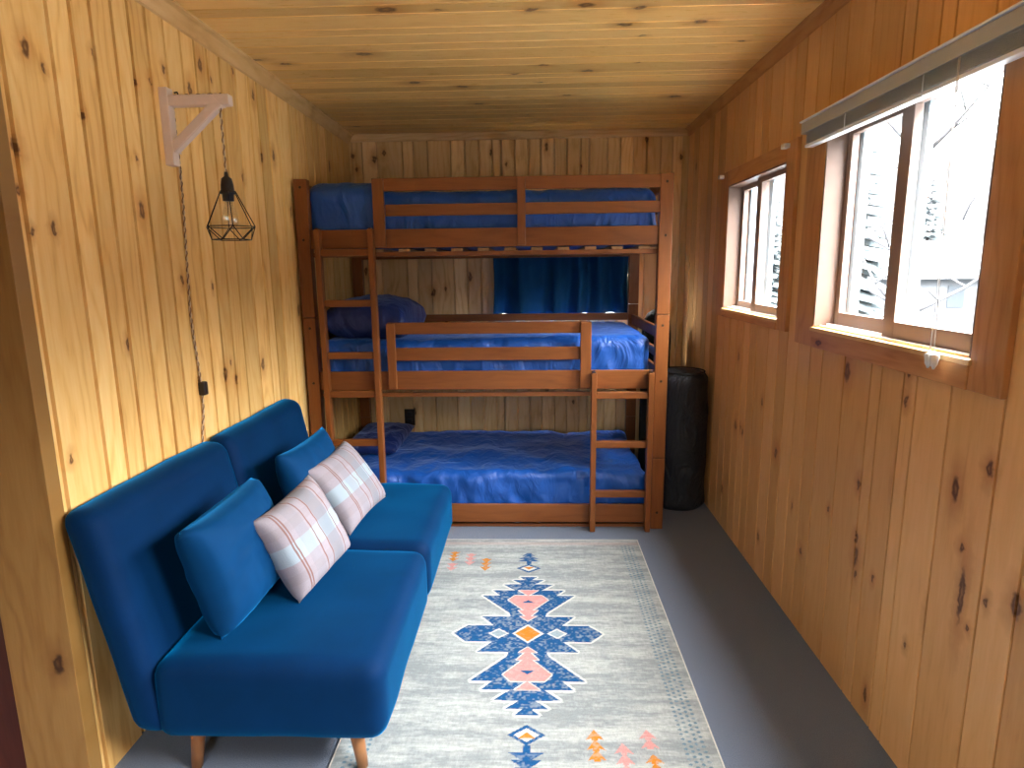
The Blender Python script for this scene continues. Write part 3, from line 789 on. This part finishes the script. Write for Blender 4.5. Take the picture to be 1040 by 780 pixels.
for p in pk: paint(inpoly(lx, ly, p) , pink, .2)
paint(inpoly(lx, ly, q([(-.058,2.114),(0,2.114),(-.029,2.090)])), blue, .2)
# end motifs: diamond with a small triangle, then a little tree
dm = dia(0, 1.783-CYR, .062, .046); paint(inpoly(lx, ly, dm), blue, .3); paint(inpoly(lx, ly, dia(0, 1.783-CYR, .042, .030)), white, 0)
paint(inpoly(lx, ly, q([(-.029,1.797),(-.058,1.768),(0,1.768)])), orange, .2)
for k, (z, w_) in enumerate(((1.738, .012), (1.709, .058), (1.680, .050), (1.650, .036))):
    paint(inpoly(lx, ly, [(-w_, z-CYR), (w_, z-CYR), (.012, z-.034-CYR), (-.012, z-.034-CYR)]), blue, .3)
# small arrow trees, turned half round at the far end
def arrow(cx_, y0, y1, c, nt):
    h = (y0-y1)/nt
    for k in range(nt):
        yt = y0-k*h
        p = [(cx_, yt+.004), (cx_-.030, yt-h*.98), (cx_-.010, yt-h*.80), (cx_-.010, yt-h*1.05), (cx_+.010, yt-h*1.05), (cx_+.010, yt-h*.80), (cx_+.030, yt-h*.98)]
        ar = inpoly(gx, gy, p)
        p2 = [(2*CXR-a_, 2*CYR-b_) for a_, b_ in p]
        paint(ar | inpoly(gx, gy, p2), c, .3)
arrow(.190, 1.807, 1.678, orange, 3); arrow(.275, 1.750, 1.622, pink, 3); arrow(.361, 1.810, 1.731, pink, 2); arrow(.364, 1.706, 1.600, orange, 3)
# dotted borders
for s in (1, -1):
    d = (gx-CXR)*s
    for k in range(4):
        u = d-(.500+k*.0195); ph = (gy+(.0105 if k % 2 else 0)) % .021-.0105
        msk = (np.abs(u)/.0062+np.abs(ph)/.0055 < 1.15)
        paint(msk & (gy > RY0+.05) & (gy < RY1-.07), np.array((.10, .17, .22)), .6*(.4+.6*n2(2, 5, 7)).mean())
# pink tinted end bands
for yy in (RY1-.055, RY0+.055):
    b_ = np.exp(-((gy-yy)/.018)**2)[..., None]*.45
    col = col*(1-b_)+np.array((.44, .31, .28))*b_
edge = (gx < RX0+.006) | (gx > RX1-.006) | (gy < RY0+.006) | (gy > RY1-.006)
col[edge] = (.55, .53, .48)
verts = np.zeros(((nx+1)*(ny+1), 3)); verts[:, 0] = gx.ravel(); verts[:, 1] = gy.ravel(); verts[:, 2] = .009
idx = np.arange((nx+1)*(ny+1)).reshape(ny+1, nx+1)
quads = np.stack([idx[:-1, :-1], idx[:-1, 1:], idx[1:, 1:], idx[1:, :-1]], -1).reshape(-1, 4)
ring = np.concatenate([idx[0, :], idx[1:, -1], idx[-1, -2::-1], idx[-2:0:-1, 0]])
low = verts[ring].copy(); low[:, 2] = .0005; nb = len(verts); nr = len(ring)
side = np.array([[ring[(k+1) % nr], ring[k], nb+k, nb+(k+1) % nr] for k in range(nr)])
allv = np.concatenate([verts, low]); allq = np.concatenate([quads, side])
me = bpy.data.meshes.new('area_rug'); me.from_pydata((allv-np.array((CXR, CYR, 0))).tolist(), [], allq.tolist()); me.update()
at = me.color_attributes.new('weave', 'FLOAT_COLOR', 'POINT')
cc = np.ones((len(allv), 4)); cc[:nb, :3] = col.reshape(-1, 3); cc[nb:, :3] = (.6, .56, .5); at.data.foreach_set('color', cc.astype(np.float32).ravel())
g = G('rug_weave'); av = g.n('Attribute', attribute_name='weave').outputs['Color']; co = g.objco()
wv = g.noise(g.vm('MULTIPLY', co, (1, .35, 1)), 320, 2, .7); wv2 = g.noise(g.vm('MULTIPLY', co, (.15, 1, 1)), 200, 3, .7)
f = g.math('ADD', g.math('MULTIPLY', wv, .5), g.math('MULTIPLY', wv2, .5))
cm = g.mix(1, av, g.ramp(f, [(.3, (.72, .72, .72)), (.65, (1.12, 1.12, 1.12))]), 'MULTIPLY')
me.materials.append(g.bsdf(cm, .9, g.bump(f, .3, .003), spec=.15))
rug = bpy.data.objects.new('area_rug', me); C.objects.link(rug); rug.location = (CXR, CYR, 0)
tag(rug, 'cream and grey area rug with blue, pink and orange tribal motifs', 'rug')

# ------------------------------------------------------------------ sofa bed
SY0, SY1, SYM = 1.548, 3.095, 2.320
sofa = thing('futon_sofa', 'navy velvet armless futon sofa along the left wall', 'sofa', (-.80, (SY0+SY1)/2, 0))
def seat_fn(p, n):
    return .004*noise.noise(Vector((p.x*5, p.y*5, p.z*5)))+.010*max(0, n.z)*math.sin(PI*min(1, max(0, (p.x+1.1)/.68)))
for a, b in ((SY0, SYM-.003), (SYM+.003, SY1)):
    obj('seat', softbox((-1.10, a, .160), (-.425, b, .405), .052, .02, seat_fn), M['velvet'], sofa, True)
def back_seg(a, b):
    # built upright, then sheared into the lean
    lo = (-.052, a, 0); hi = (.052, b, .678)
    bm = softbox(lo, hi, .045, .02, lambda p, n: .004*noise.noise(Vector((p.x*5, p.y*5, p.z*5)))+.006*max(0, n.x))
    for v in bm.verts:
        z = v.co.z; v.co = Vector((-1.112+v.co.x-z*.198, v.co.y, .180+z-v.co.x*.10))
    return bm
for a, b in ((SY0, SYM-.003), (SYM+.003, SY1)): obj('backrest', back_seg(a, b), M['velvet'], sofa, True)
obj('frame', B((-1.08, SY0+.05, .16), (-.47, SY1-.05, .20), .01), M['blackp'], sofa)
for (lx_, ly_, sx_, sy_) in ((-.545, SY0+.10, .02, -.005), (-.545, SY1-.10, .02, .01), (-1.02, SY0+.10, -.02, -.005), (-1.02, SY1-.10, -.02, .01)):
    bm = tube(bmesh.new(), [(lx_, ly_, .18), (lx_+sx_*.5, ly_+sy_*.5, .09), (lx_+sx_, ly_+sy_, .011 if lx_ > -.6 else .001)], [.024, .020, .016], 16)
    obj('leg', bm, M['leg'], sofa)

# cushions
g = G('plaid'); co = g.objco(); s = g.sep(co); X, Y = s[0], s[1]
def stripe(c, w, soft=.0015):
    d = g.math('ABSOLUTE', g.math('SUBTRACT', c[0], c[1])); return g.math('SUBTRACT', 1, g.math('DIVIDE', g.math('SUBTRACT', d, w), soft), clamp=True)
c = g.mix(g.noise(co, 300, 2), (.235, .21, .24), (.30, .275, .31))
white_band = stripe((Y, 0.0), .032); c = g.mix(g.math('MULTIPLY', white_band, .75), c, (.28, .37, .43))
grey_v = stripe((X, .045), .028); c = g.mix(g.math('MULTIPLY', grey_v, .60), c, (.15, .17, .20))
grey_v2 = stripe((X, -.06), .022); c = g.mix(g.math('MULTIPLY', grey_v2, .35), c, (.19, .20, .23))
for yy in (.085, -.085): c = g.mix(g.math('MULTIPLY', stripe((Y, yy), .016), .3), c, (.22, .19, .20))
for xx in (-.115, -.105, -.025, .012, .085, .125): c = g.mix(g.math('MULTIPLY', stripe((X, xx), .0022, .001), .85), c, (.17, .08, .06))
fn_ = g.noise(co, 420, 2)
M['plaid'] = g.bsdf(c, .85, g.bump(g.math('ADD', fn_, g.noise(co, 9, 3, .5, 1)), .35, .006), spec=.2, sheen=.1)
pillow('cushion', None, 0, .43, .36, .18, 'velvet_c', 'navy velvet cushion leaning on the near half of the sofa back', 'cushion', mtx=lean(-.965, 1.875, .598, .08, .24, .06), seed=2, pw=.34, amp=.01)
pillow('cushion', None, 0, .43, .38, .15, 'velvet_c', 'navy velvet cushion behind the farther plaid cushion on the sofa', 'cushion', mtx=lean(-.950, 2.55, .60, .10, .24, .02), seed=6, amp=.01)
pillow('cushion', None, 0, .32, .32, .15, 'plaid', 'pale pink and grey plaid cushion in front of the near navy cushion', 'cushion', mtx=lean(-.80, 2.015, .590, .345, .376, .198), seed=9, amp=.006)
pillow('cushion', None, 0, .39, .33, .14, 'plaid', 'pale pink and grey plaid cushion at the bunk-bed side of its plaid twin', 'cushion', mtx=lean(-.822, 2.590, .568, .199, .60, .078), seed=12, amp=.006)

# ------------------------------------------------------------------ lamp bracket, pendant lamp
BY = 2.29
br = thing('wall_bracket', 'whitewashed wooden triangular bracket fixed high on the left wall', 'bracket', (XL, BY, 1.87))
obj('wall_plate', B((XL+.0005, BY-.020, 1.868), (XL+.032, BY+.020, 2.128), .004), M['bracket'], br)
obj('arm', B((XL+.03, BY-.018, 2.066), (XL+.245, BY+.018, 2.102), .004), M['bracket'], br)
obj('brace', beam(bmesh.new(), (XL+.028, BY, 1.925), (XL+.205, BY, 2.078), .032, .034, .003, (0, 1, 0)), M['bracket'], br)
obj('cord_hook', tube(bmesh.new(), [(XL+.0005, BY+.085, 2.135), (XL+.012, BY+.085, 2.137), (XL+.016, BY+.085, 2.122), (XL+.010, BY+.085, 2.112)], .003, 6), M['black'], br)
TX = XL+.205
pl = thing('pendant_lamp', 'black wire cage pendant lamp hanging from the wall bracket', 'lamp', (TX, BY, 1.61))
def twist(path, R_=.0026, r_=.0022, turns_per_m=75):
    # resample and wind two strands
    P = [Vector(p) for p in path]; out = [P[0]]; 
    for a_, b_ in zip(P, P[1:]):
        n_ = max(1, int((b_-a_).length/.004)); out += [a_.lerp(b_, k/n_) for k in range(1, n_+1)]
    bm = bmesh.new()
    for s_, mi in ((0, 0), (PI, 1)):
        pts = []; L_ = 0
        for i, p in enumerate(out):
            if i: L_ += (out[i]-out[i-1]).length
            t_ = (out[min(i+1, len(out)-1)]-out[max(0, i-1)]).normalized(); a1 = t_.cross(Vector((1, .3, 0))).normalized(); b1 = t_.cross(a1)
            ph = s_+L_*turns_per_m*2; pts.append(p+(a1*math.cos(ph)+b1*math.sin(ph))*R_)
        tube(bm, pts, r_, 6, mi=mi)
    return bm
M['cordA'] = plain('cord_beige', (.66, .50, .32), .8); M['cordB'] = plain('cord_brown', (.22, .13, .08), .8)
wallx = XL+.0065
path = [(TX, BY, 1.835), (TX, BY, 2.064)]
obj('cord', twist(path), [M['cordA'], M['cordB']], pl)
wp = [(wallx, 2.352, 1.868), (wallx, 2.350, 1.78), (wallx, 2.345, 1.699), (wallx, 2.334, 1.56), (wallx, 2.326, 1.447), (wallx, 2.320, 1.35), (wallx, 2.324, 1.262), (wallx, 2.334, 1.17), (wallx, 2.341, 1.089), (wallx, 2.343, 1.03), (wallx, 2.338, .96), (wallx, 2.312, .853), (wallx, 2.30, .75)]
# smooth the wall run
sp = []
for i in range(len(wp)-1):
    p0, p1, p2, p3 = [Vector(wp[min(max(i+k, 0), len(wp)-1)]) for k in (-1, 0, 1, 2)]
    for s_ in range(6):
        t_ = s_/6; sp.append(.5*((2*p1)+(p2-p0)*t_+(2*p0-5*p1+4*p2-p3)*t_*t_+(3*p1-p0-3*p2+p3)*t_**3))
sp.append(Vector(wp[-1]))
obj('cord', twist([(XL+.20, BY+.026, 2.112), (XL+.03, BY+.027, 2.11), (XL+.014, BY+.045, 2.10), (wallx, 2.348, 2.02), (wallx, 2.352, 1.868)]), [M['cordA'], M['cordB']], pl)
obj('cord', twist(sp), [M['cordA'], M['cordB']], pl)
obj('cord_switch', B((XL+.0005, 2.328, 1.025), (XL+.026, 2.358, 1.078), .006), M['brownp'], pl)
obj('socket', lathe(bmesh.new(), [(.006, 1.845), (.008, 1.830), (.018, 1.822), (.022, 1.800), (.023, 1.782), (.028, 1.776), (.028, 1.770), (.020, 1.768), (.019, 1.745)][::-1], (TX, BY, 0), 20), M['blackp'], pl, True)
g = G('clear_bulb'); gb_ = g.n('MixShader'); gb_.inputs[0].default_value = .16; t1 = g.n('BsdfTransparent'); t2 = g.n('BsdfGlossy'); t2.inputs['Roughness'].default_value = .1; g.t.links.new(t1.outputs[0], gb_.inputs[1]); g.t.links.new(t2.outputs[0], gb_.inputs[2]); g.t.links.new(gb_.outputs[0], g.out.inputs[0]); M['bulb'] = g.m
obj('bulb', lathe(bmesh.new(), [(.004, 1.645), (.018, 1.650), (.027, 1.665), (.029, 1.682), (.024, 1.705), (.015, 1.728), (.012, 1.75)], (TX, BY, 0), 20), M['bulb'], pl, True)
bm = bmesh.new(); wr = .0018; NS = 6
def ringp(r_, z, off=0): return [Vector((TX+r_*math.cos(off+2*PI*k/NS), BY+r_*math.sin(off+2*PI*k/NS), z)) for k in range(NS)]
r1 = ringp(.028, 1.778); r2 = ringp(.089, 1.655); r3 = ringp(.066, 1.610, PI/NS)
for R_ in (r1, r2, r3):
    for k in range(NS): tube(bm, [R_[k], (R_[k]+R_[(k+1) % NS])/2, R_[(k+1) % NS]], wr, 6)
for k in range(NS):
    tube(bm, [r1[k], (r1[k]+r2[k])/2, r2[k]], wr, 6)
    tube(bm, [r2[k], (r2[k]+r3[k])/2, r3[k]], wr, 6); tube(bm, [r2[(k+1) % NS], (r2[(k+1) % NS]+r3[k])/2, r3[k]], wr, 6)
obj('cage_shade', bm, M['black'], pl)
